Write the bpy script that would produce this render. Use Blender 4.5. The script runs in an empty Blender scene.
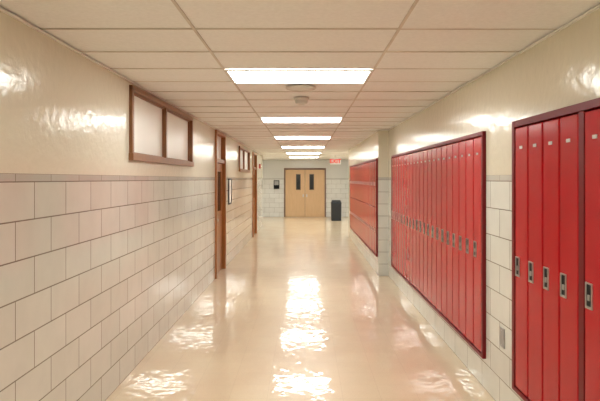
import bpy, math, random
from mathutils import Vector
random.seed(4)
S=bpy.context.scene
COL=S.collection
XL,XR,XF=-1.585,1.51,1.33
YS=10.35
H=2.65; CAM=1.76; YE=26.5
DADO=1.79
# ---------------------------------------------------------------- materials
def nmat(name):
    m=bpy.data.materials.new(name); m.use_nodes=True
    nt=m.node_tree; b=nt.nodes['Principled BSDF']
    return m,nt,b
def N(nt,t,**k):
    n=nt.nodes.new(t)
    for a,v in k.items(): setattr(n,a,v)
    return n
def simple(name,col,rough=.5,metal=0,bump=0,scale=40,var=.06,spec=.5):
    m,nt,b=nmat(name)
    tc=N(nt,'ShaderNodeTexCoord'); no=N(nt,'ShaderNodeTexNoise'); no.inputs['Scale'].default_value=scale
    nt.links.new(tc.outputs['Object'],no.inputs['Vector'])
    mx=N(nt,'ShaderNodeMix',data_type='RGBA')
    mx.inputs[6].default_value=(*[c*(1-var) for c in col],1); mx.inputs[7].default_value=(*[min(1,c*(1+var)) for c in col],1)
    nt.links.new(no.outputs['Fac'],mx.inputs[0]); nt.links.new(mx.outputs[2],b.inputs['Base Color'])
    b.inputs['Roughness'].default_value=rough; b.inputs['Metallic'].default_value=metal
    b.inputs['Specular IOR Level'].default_value=spec
    if bump:
        bp=N(nt,'ShaderNodeBump'); bp.inputs['Strength'].default_value=bump; bp.inputs['Distance'].default_value=.01
        nt.links.new(no.outputs['Fac'],bp.inputs['Height']); nt.links.new(bp.outputs[0],b.inputs['Normal'])
    return m
def emis(name,col,st,base=(.8,.8,.8)):
    m,nt,b=nmat(name)
    b.inputs['Base Color'].default_value=(*base,1)
    b.inputs['Emission Color'].default_value=(*col,1); b.inputs['Emission Strength'].default_value=st
    return m
def M(nt,op,a,b=None):
    n=N(nt,'ShaderNodeMath',operation=op)
    for i,v in enumerate((a,b)):
        if v is None: continue
        if isinstance(v,(int,float)): n.inputs[i].default_value=v
        else: nt.links.new(v,n.inputs[i])
    return n.outputs[0]
def mixc(nt,f,a,b):
    n=N(nt,'ShaderNodeMix',data_type='RGBA')
    for i,v in ((0,f),(6,a),(7,b)):
        if isinstance(v,tuple): n.inputs[i].default_value=(*v,1)
        elif isinstance(v,(int,float)): n.inputs[i].default_value=v
        else: nt.links.new(v,n.inputs[i])
    return n.outputs[2]
def wall_mat(name,paint,t1,t2,mortar,capc):
    m,nt,b=nmat(name); L=nt.links
    g=N(nt,'ShaderNodeTexCoord'); sp=N(nt,'ShaderNodeSeparateXYZ'); L.new(g.outputs['Object'],sp.inputs[0])
    u=M(nt,'ADD',sp.outputs[0],sp.outputs[1]); z=sp.outputs[2]
    cb=N(nt,'ShaderNodeCombineXYZ'); L.new(u,cb.inputs[0]); L.new(z,cb.inputs[1])
    def brick(h,w,vec,ms=.0042,a=t1,c=t2):
        br=N(nt,'ShaderNodeTexBrick'); br.offset=.5; br.squash=1
        L.new(vec,br.inputs['Vector'])
        br.inputs['Color1'].default_value=(*a,1); br.inputs['Color2'].default_value=(*c,1); br.inputs['Mortar'].default_value=(*mortar,1)
        br.inputs['Scale'].default_value=1; br.inputs['Mortar Size'].default_value=ms; br.inputs['Mortar Smooth'].default_value=.3
        br.inputs['Brick Width'].default_value=w; br.inputs['Row Height'].default_value=h; br.inputs['Bias'].default_value=0
        return br
    b1=brick(.218,.44,cb.outputs[0])
    z2=M(nt,'SUBTRACT',z,1.744)
    c2=N(nt,'ShaderNodeCombineXYZ'); L.new(u,c2.inputs[0]); L.new(z2,c2.inputs[1])
    b2=brick(.047,.44,c2.outputs[0],.003,capc,tuple(v*.93 for v in capc))
    cap=M(nt,'GREATER_THAN',z,1.744); up=M(nt,'GREATER_THAN',z,DADO)
    no=N(nt,'ShaderNodeTexNoise'); no.inputs['Scale'].default_value=1.3; no.inputs['Detail'].default_value=5
    L.new(g.outputs['Object'],no.inputs['Vector'])
    pc=mixc(nt,no.outputs['Fac'],tuple(c*.97 for c in paint),tuple(min(1,c*1.03) for c in paint))
    tile=mixc(nt,cap,b1.outputs['Color'],b2.outputs['Color'])
    n3=N(nt,'ShaderNodeTexNoise'); n3.inputs['Scale'].default_value=6; n3.inputs['Detail'].default_value=6; L.new(g.outputs['Object'],n3.inputs['Vector'])
    mt=N(nt,'ShaderNodeMix',data_type='RGBA',blend_type='MULTIPLY'); mt.inputs[0].default_value=.15
    L.new(tile,mt.inputs[6]); L.new(n3.outputs['Fac'],mt.inputs[7])
    col=mixc(nt,up,mt.outputs[2],pc)
    L.new(col,b.inputs['Base Color'])
    ro=N(nt,'ShaderNodeMix'); L.new(up,ro.inputs[0]); ro.inputs[2].default_value=.09; ro.inputs[3].default_value=.15
    L.new(ro.outputs[0],b.inputs['Roughness'])
    n2=N(nt,'ShaderNodeTexNoise'); n2.inputs['Scale'].default_value=9; n2.inputs['Detail'].default_value=5; L.new(g.outputs['Object'],n2.inputs['Vector'])
    n4=N(nt,'ShaderNodeTexNoise'); n4.inputs['Scale'].default_value=14; n4.inputs['Detail'].default_value=5; L.new(g.outputs['Object'],n4.inputs['Vector'])
    fm=N(nt,'ShaderNodeMix'); L.new(cap,fm.inputs[0]); L.new(b1.outputs['Fac'],fm.inputs[2]); L.new(b2.outputs['Fac'],fm.inputs[3])
    h1=M(nt,'SUBTRACT',M(nt,'MULTIPLY',n2.outputs['Fac'],.4),fm.outputs[0])
    h2=M(nt,'ADD',M(nt,'MULTIPLY',n4.outputs['Fac'],1.4),-.6)
    hm=N(nt,'ShaderNodeMix'); L.new(up,hm.inputs[0]); L.new(h1,hm.inputs[2]); L.new(h2,hm.inputs[3])
    bp=N(nt,'ShaderNodeBump'); bp.inputs['Strength'].default_value=.6; bp.inputs['Distance'].default_value=.004
    L.new(hm.outputs[0],bp.inputs['Height']); L.new(bp.outputs[0],b.inputs['Normal'])
    b.inputs['Specular IOR Level'].default_value=.7
    return m
m_wall=wall_mat('glazed_block_wall',(.72,.67,.54),(.70,.675,.595),(.645,.615,.535),(.23,.185,.14),(.53,.50,.44))
m_wallr=wall_mat('glazed_block_wall_pale',(.72,.66,.52),(.76,.75,.68),(.71,.695,.625),(.27,.225,.175),(.60,.57,.51))
m_walle=wall_mat('glazed_block_wall_end',(.64,.63,.59),(.75,.74,.70),(.71,.69,.65),(.32,.28,.23),(.56,.54,.50))
def floor_mat():
    m,nt,b=nmat('waxed_floor'); L=nt.links
    g=N(nt,'ShaderNodeTexCoord')
    br=N(nt,'ShaderNodeTexBrick'); br.offset=0; L.new(g.outputs['Object'],br.inputs['Vector'])
    br.inputs['Color1'].default_value=(.71,.565,.39,1); br.inputs['Color2'].default_value=(.685,.54,.37,1); br.inputs['Mortar'].default_value=(.60,.46,.315,1)
    br.inputs['Scale'].default_value=1; br.inputs['Mortar Size'].default_value=.002; br.inputs['Mortar Smooth'].default_value=.6
    br.inputs['Brick Width'].default_value=.305; br.inputs['Row Height'].default_value=.305
    n=N(nt,'ShaderNodeTexNoise'); n.inputs['Scale'].default_value=90; n.inputs['Detail'].default_value=3; L.new(g.outputs['Object'],n.inputs['Vector'])
    n2=N(nt,'ShaderNodeTexNoise'); n2.inputs['Scale'].default_value=1.5; n2.inputs['Detail'].default_value=5; L.new(g.outputs['Object'],n2.inputs['Vector'])
    mm=N(nt,'ShaderNodeMix',data_type='RGBA',blend_type='OVERLAY'); mm.inputs[0].default_value=.2; L.new(br.outputs['Color'],mm.inputs[6]); L.new(n.outputs['Fac'],mm.inputs[7])
    m2=N(nt,'ShaderNodeMix',data_type='RGBA',blend_type='OVERLAY'); m2.inputs[0].default_value=.2; L.new(mm.outputs[2],m2.inputs[6]); L.new(n2.outputs['Fac'],m2.inputs[7])
    L.new(m2.outputs[2],b.inputs['Base Color'])
    b.inputs['Roughness'].default_value=.36; b.inputs['Specular IOR Level'].default_value=.4
    mp=N(nt,'ShaderNodeMapping'); mp.inputs['Scale'].default_value=(1.0,.8,1); L.new(g.outputs['Object'],mp.inputs[0])
    n3=N(nt,'ShaderNodeTexNoise'); n3.inputs['Scale'].default_value=7; n3.inputs['Detail'].default_value=2.5; n3.inputs['Roughness'].default_value=.5; L.new(mp.outputs[0],n3.inputs['Vector'])
    bp=N(nt,'ShaderNodeBump'); bp.inputs['Strength'].default_value=1; bp.inputs['Distance'].default_value=.0040
    L.new(n3.outputs['Fac'],bp.inputs['Height']); L.new(bp.outputs[0],b.inputs['Normal'])
    b.inputs['Coat Weight'].default_value=.75; b.inputs['Coat Roughness'].default_value=.04
    L.new(bp.outputs[0],b.inputs['Coat Normal'])
    return m
m_floor=floor_mat()
def ceil_mat():
    m,nt,b=nmat('acoustic_tile'); L=nt.links
    g=N(nt,'ShaderNodeTexCoord')
    n=N(nt,'ShaderNodeTexNoise'); n.inputs['Scale'].default_value=45; n.inputs['Detail'].default_value=6; L.new(g.outputs['Object'],n.inputs['Vector'])
    n2=N(nt,'ShaderNodeTexNoise'); n2.inputs['Scale'].default_value=1.2; L.new(g.outputs['Object'],n2.inputs['Vector'])
    c=mixc(nt,n.outputs['Fac'],(.84,.84,.82),(1,1,.985))
    c=mixc(nt,M(nt,'MULTIPLY',n2.outputs['Fac'],.15),c,(.88,.84,.77))
    L.new(c,b.inputs['Base Color']); b.inputs['Roughness'].default_value=.85
    bp=N(nt,'ShaderNodeBump'); bp.inputs['Strength'].default_value=.4; bp.inputs['Distance'].default_value=.003
    L.new(n.outputs['Fac'],bp.inputs['Height']); L.new(bp.outputs[0],b.inputs['Normal'])
    return m
m_ceil=ceil_mat()
def wood(name,c1,c2,rough=.3):
    m,nt,b=nmat(name); L=nt.links
    g=N(nt,'ShaderNodeTexCoord'); mp=N(nt,'ShaderNodeMapping'); mp.inputs['Scale'].default_value=(14,14,1.2)
    L.new(g.outputs['Object'],mp.inputs[0])
    n=N(nt,'ShaderNodeTexNoise'); n.inputs['Scale'].default_value=2; n.inputs['Detail'].default_value=6; n.inputs['Distortion'].default_value=.6
    L.new(mp.outputs[0],n.inputs['Vector'])
    L.new(mixc(nt,n.outputs['Fac'],c1,c2),b.inputs['Base Color']); b.inputs['Roughness'].default_value=rough
    return m
m_wood=wood('stained_oak',(.17,.062,.020),(.32,.13,.04),.35)
m_wood2=wood('orange_oak_door',(.25,.085,.020),(.44,.17,.045),.3)
m_ldoor=wood('pale_birch_door',(.56,.35,.18),(.70,.47,.27),.35)
m_pane=simple('frosted_pane',(.88,.87,.80),.3,scale=3,var=.03)
m_glass=simple('dark_glass',(.02,.02,.022),.06)
m_red=simple('red_locker_paint',(.46,.007,.013),.18,scale=4,var=.12,bump=.05,spec=.26)
m_dred=simple('dark_red_trim',(.17,.006,.009),.4,scale=5,spec=.2)
m_in=simple('locker_inside_shade',(.008,.001,.001),.9,spec=.05)  # near-black colour stands in for shade in the gaps between doors
m_chrome=simple('brushed_steel',(.60,.59,.57),.30,.85)
m_tag=simple('aluminium_tag',(.55,.50,.46),.4,.5)
m_black=simple('black_plastic',(.008,.008,.009),.5,spec=.2)
m_white=simple('white_enamel',(.84,.82,.77),.4)
m_off=simple('aged_white_plastic',(.62,.59,.53),.4)
m_tee=simple('aged_ceiling_tee',(.66,.60,.53),.6,scale=2,var=.4)
m_grey=simple('grey_metal',(.36,.35,.33),.4,.3)
m_bin=simple('bin_plastic',(.012,.014,.018),.4)
m_frame=simple('door_frame_paint',(.20,.12,.08),.4)
m_paper=simple('paper',(.7,.68,.62),.7)
m_lens=emis('prismatic_lens',(.98,1,.945),21.5)
m_exit=emis('exit_face',(1,.97,.93),.1)
m_exitred=emis('exit_red',(1,.02,.01),.35,(.7,.01,.01))
m_alarm=simple('alarm_red',(.5,.02,.015),.35)
# ---------------------------------------------------------------- mesh helpers
def mesh(name,boxes=(),mats=(),extra=None,loc=(0,0,0),bevel=0,parent=None,smooth=False):
    vs=[];fs=[];mi=[]
    for bx in boxes:
        x0,x1,y0,y1,z0,z1=bx[:6]; k=len(vs)
        vs+= [(x0,y0,z0),(x1,y0,z0),(x1,y1,z0),(x0,y1,z0),(x0,y0,z1),(x1,y0,z1),(x1,y1,z1),(x0,y1,z1)]
        fs+= [(k,k+3,k+2,k+1),(k+4,k+5,k+6,k+7),(k,k+1,k+5,k+4),(k+1,k+2,k+6,k+5),(k+2,k+3,k+7,k+6),(k+3,k,k+4,k+7)]
        mi+= [bx[6] if len(bx)>6 else 0]*6
    if extra:
        for (v,f,i) in extra:
            k=len(vs); vs+=v; fs+=[tuple(a+k for a in q) for q in f]; mi+=[i]*len(f)
    me=bpy.data.meshes.new(name); me.from_pydata(vs,[],fs); me.update()
    for m in (mats if isinstance(mats,(list,tuple)) else [mats]): me.materials.append(m)
    for p,i in zip(me.polygons,mi): p.material_index=i; p.use_smooth=smooth
    o=bpy.data.objects.new(name,me); COL.objects.link(o); o.location=loc
    if parent: o.parent=parent
    if bevel:
        bv=o.modifiers.new('bevel','BEVEL'); bv.width=bevel; bv.segments=3; bv.limit_method='ANGLE'
    return o
def lathe(prof,axis='z',n=32,c=(0,0,0)):
    v=[];f=[]
    for (r,h) in prof:
        for i in range(n):
            a=2*math.pi*i/n; p=(r*math.cos(a),r*math.sin(a),h)
            if axis=='x': p=(p[2],p[0],p[1])
            if axis=='y': p=(p[0],p[2],p[1])
            v.append((p[0]+c[0],p[1]+c[1],p[2]+c[2]))
    for k in range(len(prof)-1):
        for i in range(n):
            j=(i+1)%n; f.append((k*n+i,k*n+j,(k+1)*n+j,(k+1)*n+i))
    f.append(tuple(range(n-1,-1,-1))); f.append(tuple((len(prof)-1)*n+i for i in range(n)))
    return v,f
def struct(o,label=None):
    o['kind']='structure'
    if label: o['label']=label
def thing(o,label,cat,group=None):
    o['label']=label; o['category']=cat
    if group: o['group']=group
def empty(name,loc):
    o=bpy.data.objects.new(name,None); o.empty_display_size=.1; o.location=loc; COL.objects.link(o); return o
def wall_boxes(axis,a0,a1,t0,t1,openings,z1=H):
    cuts=sorted({a0,a1}|{o[0] for o in openings}|{o[1] for o in openings})
    out=[]
    for p,q in zip(cuts,cuts[1:]):
        zs=[(0,z1)]
        for o in openings:
            if o[0]<=p+1e-6 and o[1]>=q-1e-6:
                zs=[]
                if o[2]>0: zs.append((0,o[2]))
                if o[3]<z1: zs.append((o[3],z1))
        for za,zb in zs:
            out.append((t0,t1,p,q,za,zb) if axis=='y' else (p,q,t0,t1,za,zb))
    return out
# ---------------------------------------------------------------- shell
YB=-3.0; YLL=21.3; YRR=17.4
W1=(5.18,7.90,1.98,2.58); W2=(13.7,16.1,1.99,2.52)
D1=(10.12,11.22,0,2.60); D2=(17.3,18.5,0,2.55)
struct(mesh('wall_left',wall_boxes('y',YB,YLL,XL-.2,XL,[W1,W2,D1,D2]),m_wall),'cream painted wall above glazed block dado')
B1=(2.05,4.09,.26,2.17); B2=(4.76,9.80,.26,2.16); B3=(10.43,16.51,.34,2.14)
struct(mesh('wall_right',wall_boxes('y',YB,YS,XR,XR+.45,[B1,B2])+wall_boxes('y',YS,YRR,XF,XF+.6,[B3]),m_wallr),'cream painted wall with glazed block dado and locker recesses')
DE=(-.975,.975,0,2.27)
struct(mesh('wall_end',wall_boxes('x',-3.4,3.4,YE,YE+.25,[DE]),m_walle),'pale glazed block end wall')
struct(mesh('wall_back_bounce',[(XL-.2,XR+.4,YB-.2,YB,0,H)],m_wall))  # unseen wall closing the corridor behind the camera, added for light bounce
struct(mesh('wall_lobby_left',[(-3.4,-3.2,YLL,YE,0,H),(-3.4,XL-.2,YLL-.2,YLL,0,H)],m_walle))
struct(mesh('wall_lobby_right',[(3.2,3.4,YRR,YE,0,H),(XF+.6,3.4,YRR-.2,YRR,0,H)],m_walle))
struct(mesh('floor',[(-3.4,3.4,YB-.2,YE+.25,-.1,0)],m_floor),'glossy waxed peach-beige tile floor')
gx=[-3.4,-3.10,-1.88,-.66,.56,1.78,3.0,3.4]
ys=[]; y=4.62
while y>YB-.2: y-=.61
while y<YE+.25: ys.append(y); y+=.61
ys=[YB-.2]+[v for v in ys if v>YB-.2]+[YE+.25]
cb=[(-3.4,3.4,YB-.2,YE+.25,H+.05,H+.1)]
for i in range(len(gx)-1):
    for j in range(len(ys)-1):
        if ys[j]<YLL-1 and (gx[i+1]<XL-.2): continue
        d=random.uniform(.002,.008)
        cb.append((gx[i]+.004,gx[i+1]-.004,ys[j]+.004,ys[j+1]-.004,H+d,H+.05))
struct(mesh('ceiling',cb,m_ceil),'suspended ceiling of off-white acoustic tiles')
tb=[]
def tee_x(x,y0,y1): tb.append((x-.008,x+.008,y0,y1,H-.001,H+.012))
for x in (-.66,.56): tee_x(x,YB,YE)
tee_x(-1.88,YLL,YE); tee_x(-3.1,YLL,YE); tee_x(1.78,YRR,YE); tee_x(3.0,YRR,YE)
for v in ys[1:-1]:
    xl=-3.2 if v>YLL else XL; xr=3.2 if v>YRR else (XF if v>YS else XR)
    tb.append((xl,xr,v-.007,v+.007,H-.0005,H+.012))
struct(mesh('trim_1',tb,m_tee),'aged metal ceiling grid')
tr=[(XL,XL+.018,YB,YLL,H-.015,H-.003),(XR-.018,XR,YB,YS,H-.015,H-.003),(XF-.018,XF,YS,YRR,H-.015,H-.003),(XF,XR-.018,YS-.018,YS,H-.015,H-.003)]
struct(mesh('trim_2',tr,m_white),'white wall angle along ceiling edge')
# ---------------------------------------------------------------- windows on left wall
def window(n,W,mull):
    y0,y1,z0,z1=W; p=.032
    bx=[(XL-.10,XL+p,y0-.035,y0+.015,z0-.03,z1+.02),(XL-.10,XL+p,y1-.015,y1+.035,z0-.03,z1+.02),
        (XL-.10,XL+p,y0-.035,y1+.035,z1-.015,z1+.03),(XL-.10,XL+p+.012,y0-.05,y1+.05,z0-.05,z0+.015)]
    o=mesh('window_%d'%n,bx,m_wood,bevel=.004); struct(o,'dark stained wood framed interior window')
    edges=[y0+.015]+mull+[y1-.015]
    for a in mull:
        mesh('mullion',[(XL-.085,XL+.01,a-.03,a+.03,z0+.015,z1-.015)],m_wood,parent=o,bevel=.003)
    for a,b in zip(edges,edges[1:]):
        aa=a+(.03 if a in mull else 0); bb=b-(.03 if b in mull else 0)
        mesh('pane',[(XL-.04,XL-.03,aa,bb,z0+.015,z1-.015)],m_pane,parent=o)
        mesh('sash',[(XL-.045,XL-.01,aa,aa+.015,z0+.015,z1-.015),(XL-.045,XL-.01,bb-.015,bb,z0+.015,z1-.015),
                     (XL-.045,XL-.01,aa+.015,bb-.015,z0+.015,z0+.03),(XL-.045,XL-.01,aa+.015,bb-.015,z1-.03,z1-.015)],m_wood,parent=o)
window(1,W1,[6.5]); window(2,W2,[14.9])
def ldoor(n,D):
    y0,y1,_,z1=D; c=.06
    fr=[(XL-.15,XL+.03,y0-c,y0+.03,0,z1+.03),(XL-.15,XL+.03,y1-.03,y1+c,0,z1+.03),(XL-.15,XL+.03,y0+.03,y1-.03,z1-.03,z1+.03),
        (XL-.14,XL+.01,y0+.03,y1-.03,2.06,2.13)]
    o=mesh('door_%d'%n,fr,m_wood2,bevel=.004); struct(o,'orange stained oak door with transom')
    a,b=y0+.035,y1-.035
    leaf=mesh('leaf',[(XL-.08,XL-.035,a,a+.14,.01,2.05),(XL-.08,XL-.035,b-.14,b,.01,2.05),(XL-.08,XL-.035,a+.14,b-.14,.01,1.15),
        (XL-.08,XL-.035,a+.14,b-.14,1.9,2.05)],m_wood2,parent=o)
    mesh('window_pane',[(XL-.062,XL-.055,a+.14,b-.14,1.15,1.9)],m_glass,parent=leaf)
    mesh('transom_pane',[(XL-.07,XL-.06,a,b,2.13,z1-.03)],m_pane,parent=o)
    v,f=lathe([(.012,0),(.012,.03),(.03,.035),(.032,.055),(.02,.07)],'x',20,(XL-.035,a+.07,1.02))
    mesh('door_knob',[],m_chrome,extra=[(v,f,0)],parent=leaf,smooth=True)
ldoor(1,D1); ldoor(2,D2)
# ---------------------------------------------------------------- end double door
fr=[(-.975,-.915,YE-.02,YE+.2,0,2.27),(.915,.975,YE-.02,YE+.2,0,2.27),(-.915,.915,YE-.02,YE+.2,2.20,2.27)]
o=mesh('door_3',fr,m_frame,bevel=.004); struct(o,'pair of pale birch doors in dark metal frame')
WA,WB=1.27,1.97
for s in (-1,1):
    xs=sorted((s*.006,s*.91)); wx=sorted((s*.22,s*.40))
    lf=mesh('leaf',[(xs[0],wx[0],YE+.02,YE+.065,.01,2.19),(wx[1],xs[1],YE+.02,YE+.065,.01,2.19),
                    (wx[0],wx[1],YE+.02,YE+.065,.01,WA),(wx[0],wx[1],YE+.02,YE+.065,WB,2.19)],m_ldoor,parent=o)
    mesh('window_pane',[(wx[0],wx[1],YE+.035,YE+.045,WA,WB)],m_glass,parent=lf)
    mesh('window_trim',[(wx[0]-.02,wx[0],YE+.01,YE+.022,WA-.02,WB+.02),(wx[1],wx[1]+.02,YE+.01,YE+.022,WA-.02,WB+.02),(wx[0],wx[1],YE+.01,YE+.022,WA-.02,WA),(wx[0],wx[1],YE+.01,YE+.022,WB,WB+.02)],m_frame,parent=lf)
    px=sorted((s*.05,s*.11))
    mesh('pull_plate',[(px[0],px[1],YE+.012,YE+.021,.92,1.05),(px[0]+.02,px[1]-.02,YE-.03,YE+.012,.95,.965),(px[0]+.02,px[1]-.02,YE-.03,YE+.012,1.01,1.025),(px[0]+.02,px[1]-.02,YE-.04,YE-.03,.95,1.025)],m_chrome,parent=lf)
# ---------------------------------------------------------------- lockers
tn=[3]
def bank(X,Bk,n,group,label_frame,F=.04,tiers=1,label='tall narrow red steel locker built into tiled wall',post=0):
    y0,y1,z0,z1=Bk
    zi0=z0+.03; zi1=z1-(.045 if post else .035)
    w=(y1-y0-2*F-post)/n; hh=zi1-zi0
    fr=[(X-.03,X+.02,y0,y0+F,z0,z1),(X-.03,X+.02,y1-F,y1,z0,z1),(X-.03,X+.02,y0+F,y1-F,zi1,z1),(X-.03,X+.02,y0+F,y1-F,z0,zi0)]
    if post:
        yp=y1-F-4*w
        fr.append((X-.026,X+.02,yp-post,yp,zi0,zi1))
    f=mesh('trim_%d'%tn[0],fr,m_dred,bevel=.003); struct(f,label_frame); tn[0]+=1
    first=None
    for k in range(n):
        yc=y1-F-w*(k+.5)-(post if k>=4 else 0); loc=(X,yc,zi0)
        g=.0015; a=w/2-g
        if first is None:
            r=empty('locker',loc)
            bx=[(0.004,.30,-a,-a+.012,0,hh),(0.004,.30,a-.012,a,0,hh),(.28,.30,-a+.012,a-.012,0,hh),(0.004,.28,-a+.012,a-.012,0,.02),(0.004,.28,-a+.012,a-.012,hh-.02,hh)]
            if tiers==2: bx.append((0.004,.28,-a+.012,a-.012,hh/2-.01,hh/2+.01))
            bd=mesh('body',bx,m_in,parent=r)
            d=a-.006; drs=[]; subs=[]
            for t in range(tiers):
                za=.008 if t==0 else hh/2+.005; zb=hh-.008 if t==tiers-1 else hh/2-.005
                dr=mesh('door',[(-.026,.002,-d,d,za,zb)],m_red,parent=r,bevel=.009); drs.append(dr)
                hy=d-.055; hz=.86 if tiers==1 else (za+zb)/2
                fw=.008 if tiers==1 else .004; hw=.035 if tiers==1 else .018; hv=1 if tiers==1 else .5
                hd=mesh('handle',[(-.033,-.024,hy-hw,hy-hw+fw,hz-.068*hv,hz+.068*hv),(-.033,-.024,hy+hw-fw,hy+hw,hz-.068*hv,hz+.068*hv),
                              (-.033,-.024,hy-hw+fw,hy+hw-fw,hz+.060*hv,hz+.068*hv),(-.033,-.024,hy-hw+fw,hy+hw-fw,hz-.068*hv,hz-.056*hv),
                              (-.0275,-.0255,hy-hw+fw,hy+hw-fw,hz-.056*hv,hz+.060*hv,1),
                              (-.034,-.0275,hy-.010*hv,hy+.010*hv,hz-.025*hv,hz+.005*hv)],[m_chrome,m_black],parent=dr)
                subs.append(hd)
                if tiers==1:
                    subs.append(mesh('number_plate',[(-.0285,-.026,-.024,.024,zb-.15,zb-.13)],m_tag,parent=dr))
            first=(r,[bd]+drs,subs)
            R=r
        else:
            R=first[0].copy(); COL.objects.link(R); R.location=loc
            m={}
            for q in first[1]:
                cq=q.copy(); COL.objects.link(cq); cq.parent=R; m[q]=cq
            for q in first[2]:
                cq=q.copy(); COL.objects.link(cq); cq.parent=m[q.parent]
        thing(R,label,'locker',group)
bank(XR,B1,8,'red lockers beside the wall plate','dark red metal trim framing a short row of lockers',.05,post=.06)
bank(XR,B2,21,'long row of red lockers','dark red metal trim framing the long row of lockers')
bank(XF,B3,24,'two-tier red lockers near the corridor end','dark red metal trim around lockers near corridor end',.04,2,'two-door stacked red steel locker built into tiled wall')
# ---------------------------------------------------------------- fixtures
fpos=[(-.05,4.62+3.66*k+.305) for k in range(-2,6)]+[(2.39,4.62+3.66*4+.305),(2.39,4.62+3.66*5+.305),(-2.49,4.62+3.66*5+.305)]  # panels off to the lobby sides are extras added to brighten the far end
first=None
for (x,y) in fpos:
    if first is None:
        r=empty('ceiling_light',(x,y,H))
        h=mesh('housing',[(-.60,.60,-.297,-.277,-.016,-.003),(-.60,.60,.277,.297,-.016,-.003),(-.60,-.58,-.277,.277,-.016,-.003),(.58,.60,-.277,.277,-.016,-.003)],m_white,parent=r,bevel=.002)
        l=mesh('lens',[(-.58,.58,-.277,.277,-.012,-.004)],m_lens,parent=r)
        first=(r,h,l)
    else:
        r=first[0].copy(); COL.objects.link(r); r.location=(x,y,H)
        for q in first[1:]:
            cq=q.copy(); COL.objects.link(cq); cq.parent=r
    thing(r,'lit rectangular fluorescent ceiling panel with white lens','ceiling light','fluorescent ceiling lights')
v,f=lathe([(.145,0),(.15,-.010),(.138,-.022),(.122,-.014),(.03,-.024)],'z',40)
o=mesh('ceiling_speaker',[],m_off,extra=[(v,f,0)],loc=(-.04,5.52,H-.001)); thing(o,'round flush off-white ceiling speaker grille','speaker')
v,f=lathe([(.085,0),(.085,-.022),(.070,-.030),(.064,-.062),(.035,-.072)],'z',32)
o=mesh('smoke_detector',[],m_off,extra=[(v,f,0)],loc=(-.04,6.25,H-.001)); thing(o,'small round white smoke detector on ceiling','smoke detector')
ES=(1.17,22.0,2.44)
r=empty('exit_sign',ES); thing(r,'illuminated white sign with red EXIT lettering hung from ceiling','exit sign')
mesh('housing',[(-.21,.21,-.025,.025,-.12,.12),(-.05,.05,-.02,.02,.12,.21)],m_white,parent=r,bevel=.004)
mesh('face',[(-.20,.20,-.028,-.0255,-.11,.11)],m_exit,parent=r)
cu=bpy.data.curves.new('lettering','FONT'); cu.body='EXIT'; cu.size=.21; cu.extrude=.001; cu.align_x='CENTER'; cu.align_y='CENTER'; cu.offset=.007
t=bpy.data.objects.new('tmp',cu); COL.objects.link(t); bpy.context.view_layer.update()
me=bpy.data.meshes.new_from_object(t.evaluated_get(bpy.context.evaluated_depsgraph_get())); bpy.data.objects.remove(t)
me.materials.clear(); me.materials.append(m_exitred)
lt=bpy.data.objects.new('lettering',me); COL.objects.link(lt); lt.parent=r; lt.location=(0,-.030,0); lt.rotation_euler=(math.pi/2,0,0)
# trash can
r=empty('trash_can',(1.32,24.2,0)); thing(r,'straight-sided black plastic trash can standing near the end doors','trash can')
def frus(w0,w1,z0,z1):
    v=[(sx*w,sy*w,z) for w,z in ((w0,z0),(w1,z1)) for sx,sy in((-1,-1),(1,-1),(1,1),(-1,1))]
    return v,[(3,2,1,0),(4,5,6,7),(0,1,5,4),(1,2,6,5),(2,3,7,6),(3,0,4,7)]
a,b=frus(.205,.215,0,.72); mesh('body',[],m_bin,extra=[(a,b,0)],parent=r,bevel=.02)
a,b=frus(.222,.222,.721,.77); a2,b2=frus(.21,.17,.77,.87); mesh('lid',[],m_bin,extra=[(a,b,0),(a2,b2,0)],parent=r,bevel=.008)
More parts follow.
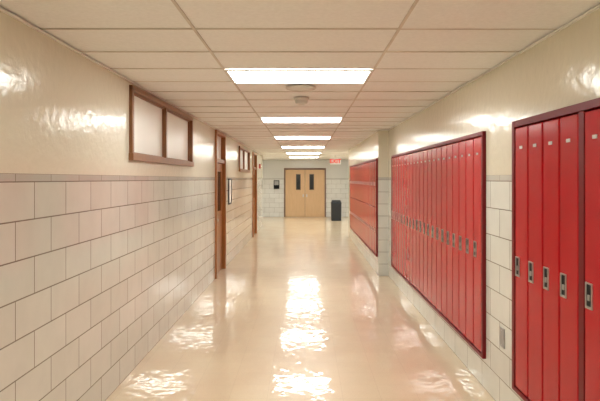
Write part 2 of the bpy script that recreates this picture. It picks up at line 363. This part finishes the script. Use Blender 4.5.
# blank plate on pier
r=empty('wall_plate',(XR,4.36,.55)); thing(r,'small plain grey metal plate on tiled wall between lockers','wall plate')
mesh('cover_plate',[(-.008,0,-.045,.045,-.075,.075)],m_grey,parent=r,bevel=.003)
for z in (-.055,.055):
    v,f=lathe([(.005,0),(.005,-.002),(.003,-.003)],'x',12,(-.008,0,z)); mesh('screw',[],m_chrome,extra=[(v,f,0)],parent=r)
r=empty('framed_notice',(XL,12.0,1.5)); thing(r,'framed paper notice hung on tiled wall beside oak door','notice')
mesh('frame',[(0,.02,-.2,-.17,-.27,.27),(0,.02,.17,.2,-.27,.27),(0,.02,-.17,.17,.24,.27),(0,.02,-.17,.17,-.27,-.24)],m_black,parent=r)
mesh('paper',[(.001,.010,-.17,.17,-.24,.24)],m_paper,parent=r)
r=empty('fire_alarm',(XL-.004,19.8,2.2)); thing(r,'red fire alarm horn with clear strobe on painted wall','fire alarm')
mesh('housing',[(0,.05,-.06,.06,-.08,.08)],m_alarm,parent=r,bevel=.006)
mesh('strobe',[(.05,.07,-.03,.03,-.03,.03)],m_white,parent=r,bevel=.005)
r=empty('control_panel',(-1.32,YE+.004,1.5)); thing(r,'small dark wall panel beside the double doors','control panel')
mesh('housing',[(-.13,.13,-.06,0,-.2,.2)],m_black,parent=r,bevel=.006)
mesh('cover',[(-.10,.10,-.066,-.06,-.02,.17)],m_grey,parent=r,bevel=.002)
# ---------------------------------------------------------------- world, camera
w=bpy.data.worlds.new('World'); S.world=w; w.use_nodes=True
w.node_tree.nodes['Background'].inputs[0].default_value=(1,.95,.9,1); w.node_tree.nodes['Background'].inputs[1].default_value=.05
cd=bpy.data.cameras.new('Camera'); cam=bpy.data.objects.new('Camera',cd); COL.objects.link(cam)
cam.location=(0,0,CAM); cam.rotation_euler=(math.pi/2,0,0)
cd.sensor_width=36; cd.lens=571/600*36; cd.shift_x=-5/600; cd.shift_y=-21.5/600; cd.clip_start=.05; cd.clip_end=100
S.camera=cam
S.view_settings.view_transform='Standard'; S.view_settings.look='None'; S.view_settings.exposure=0
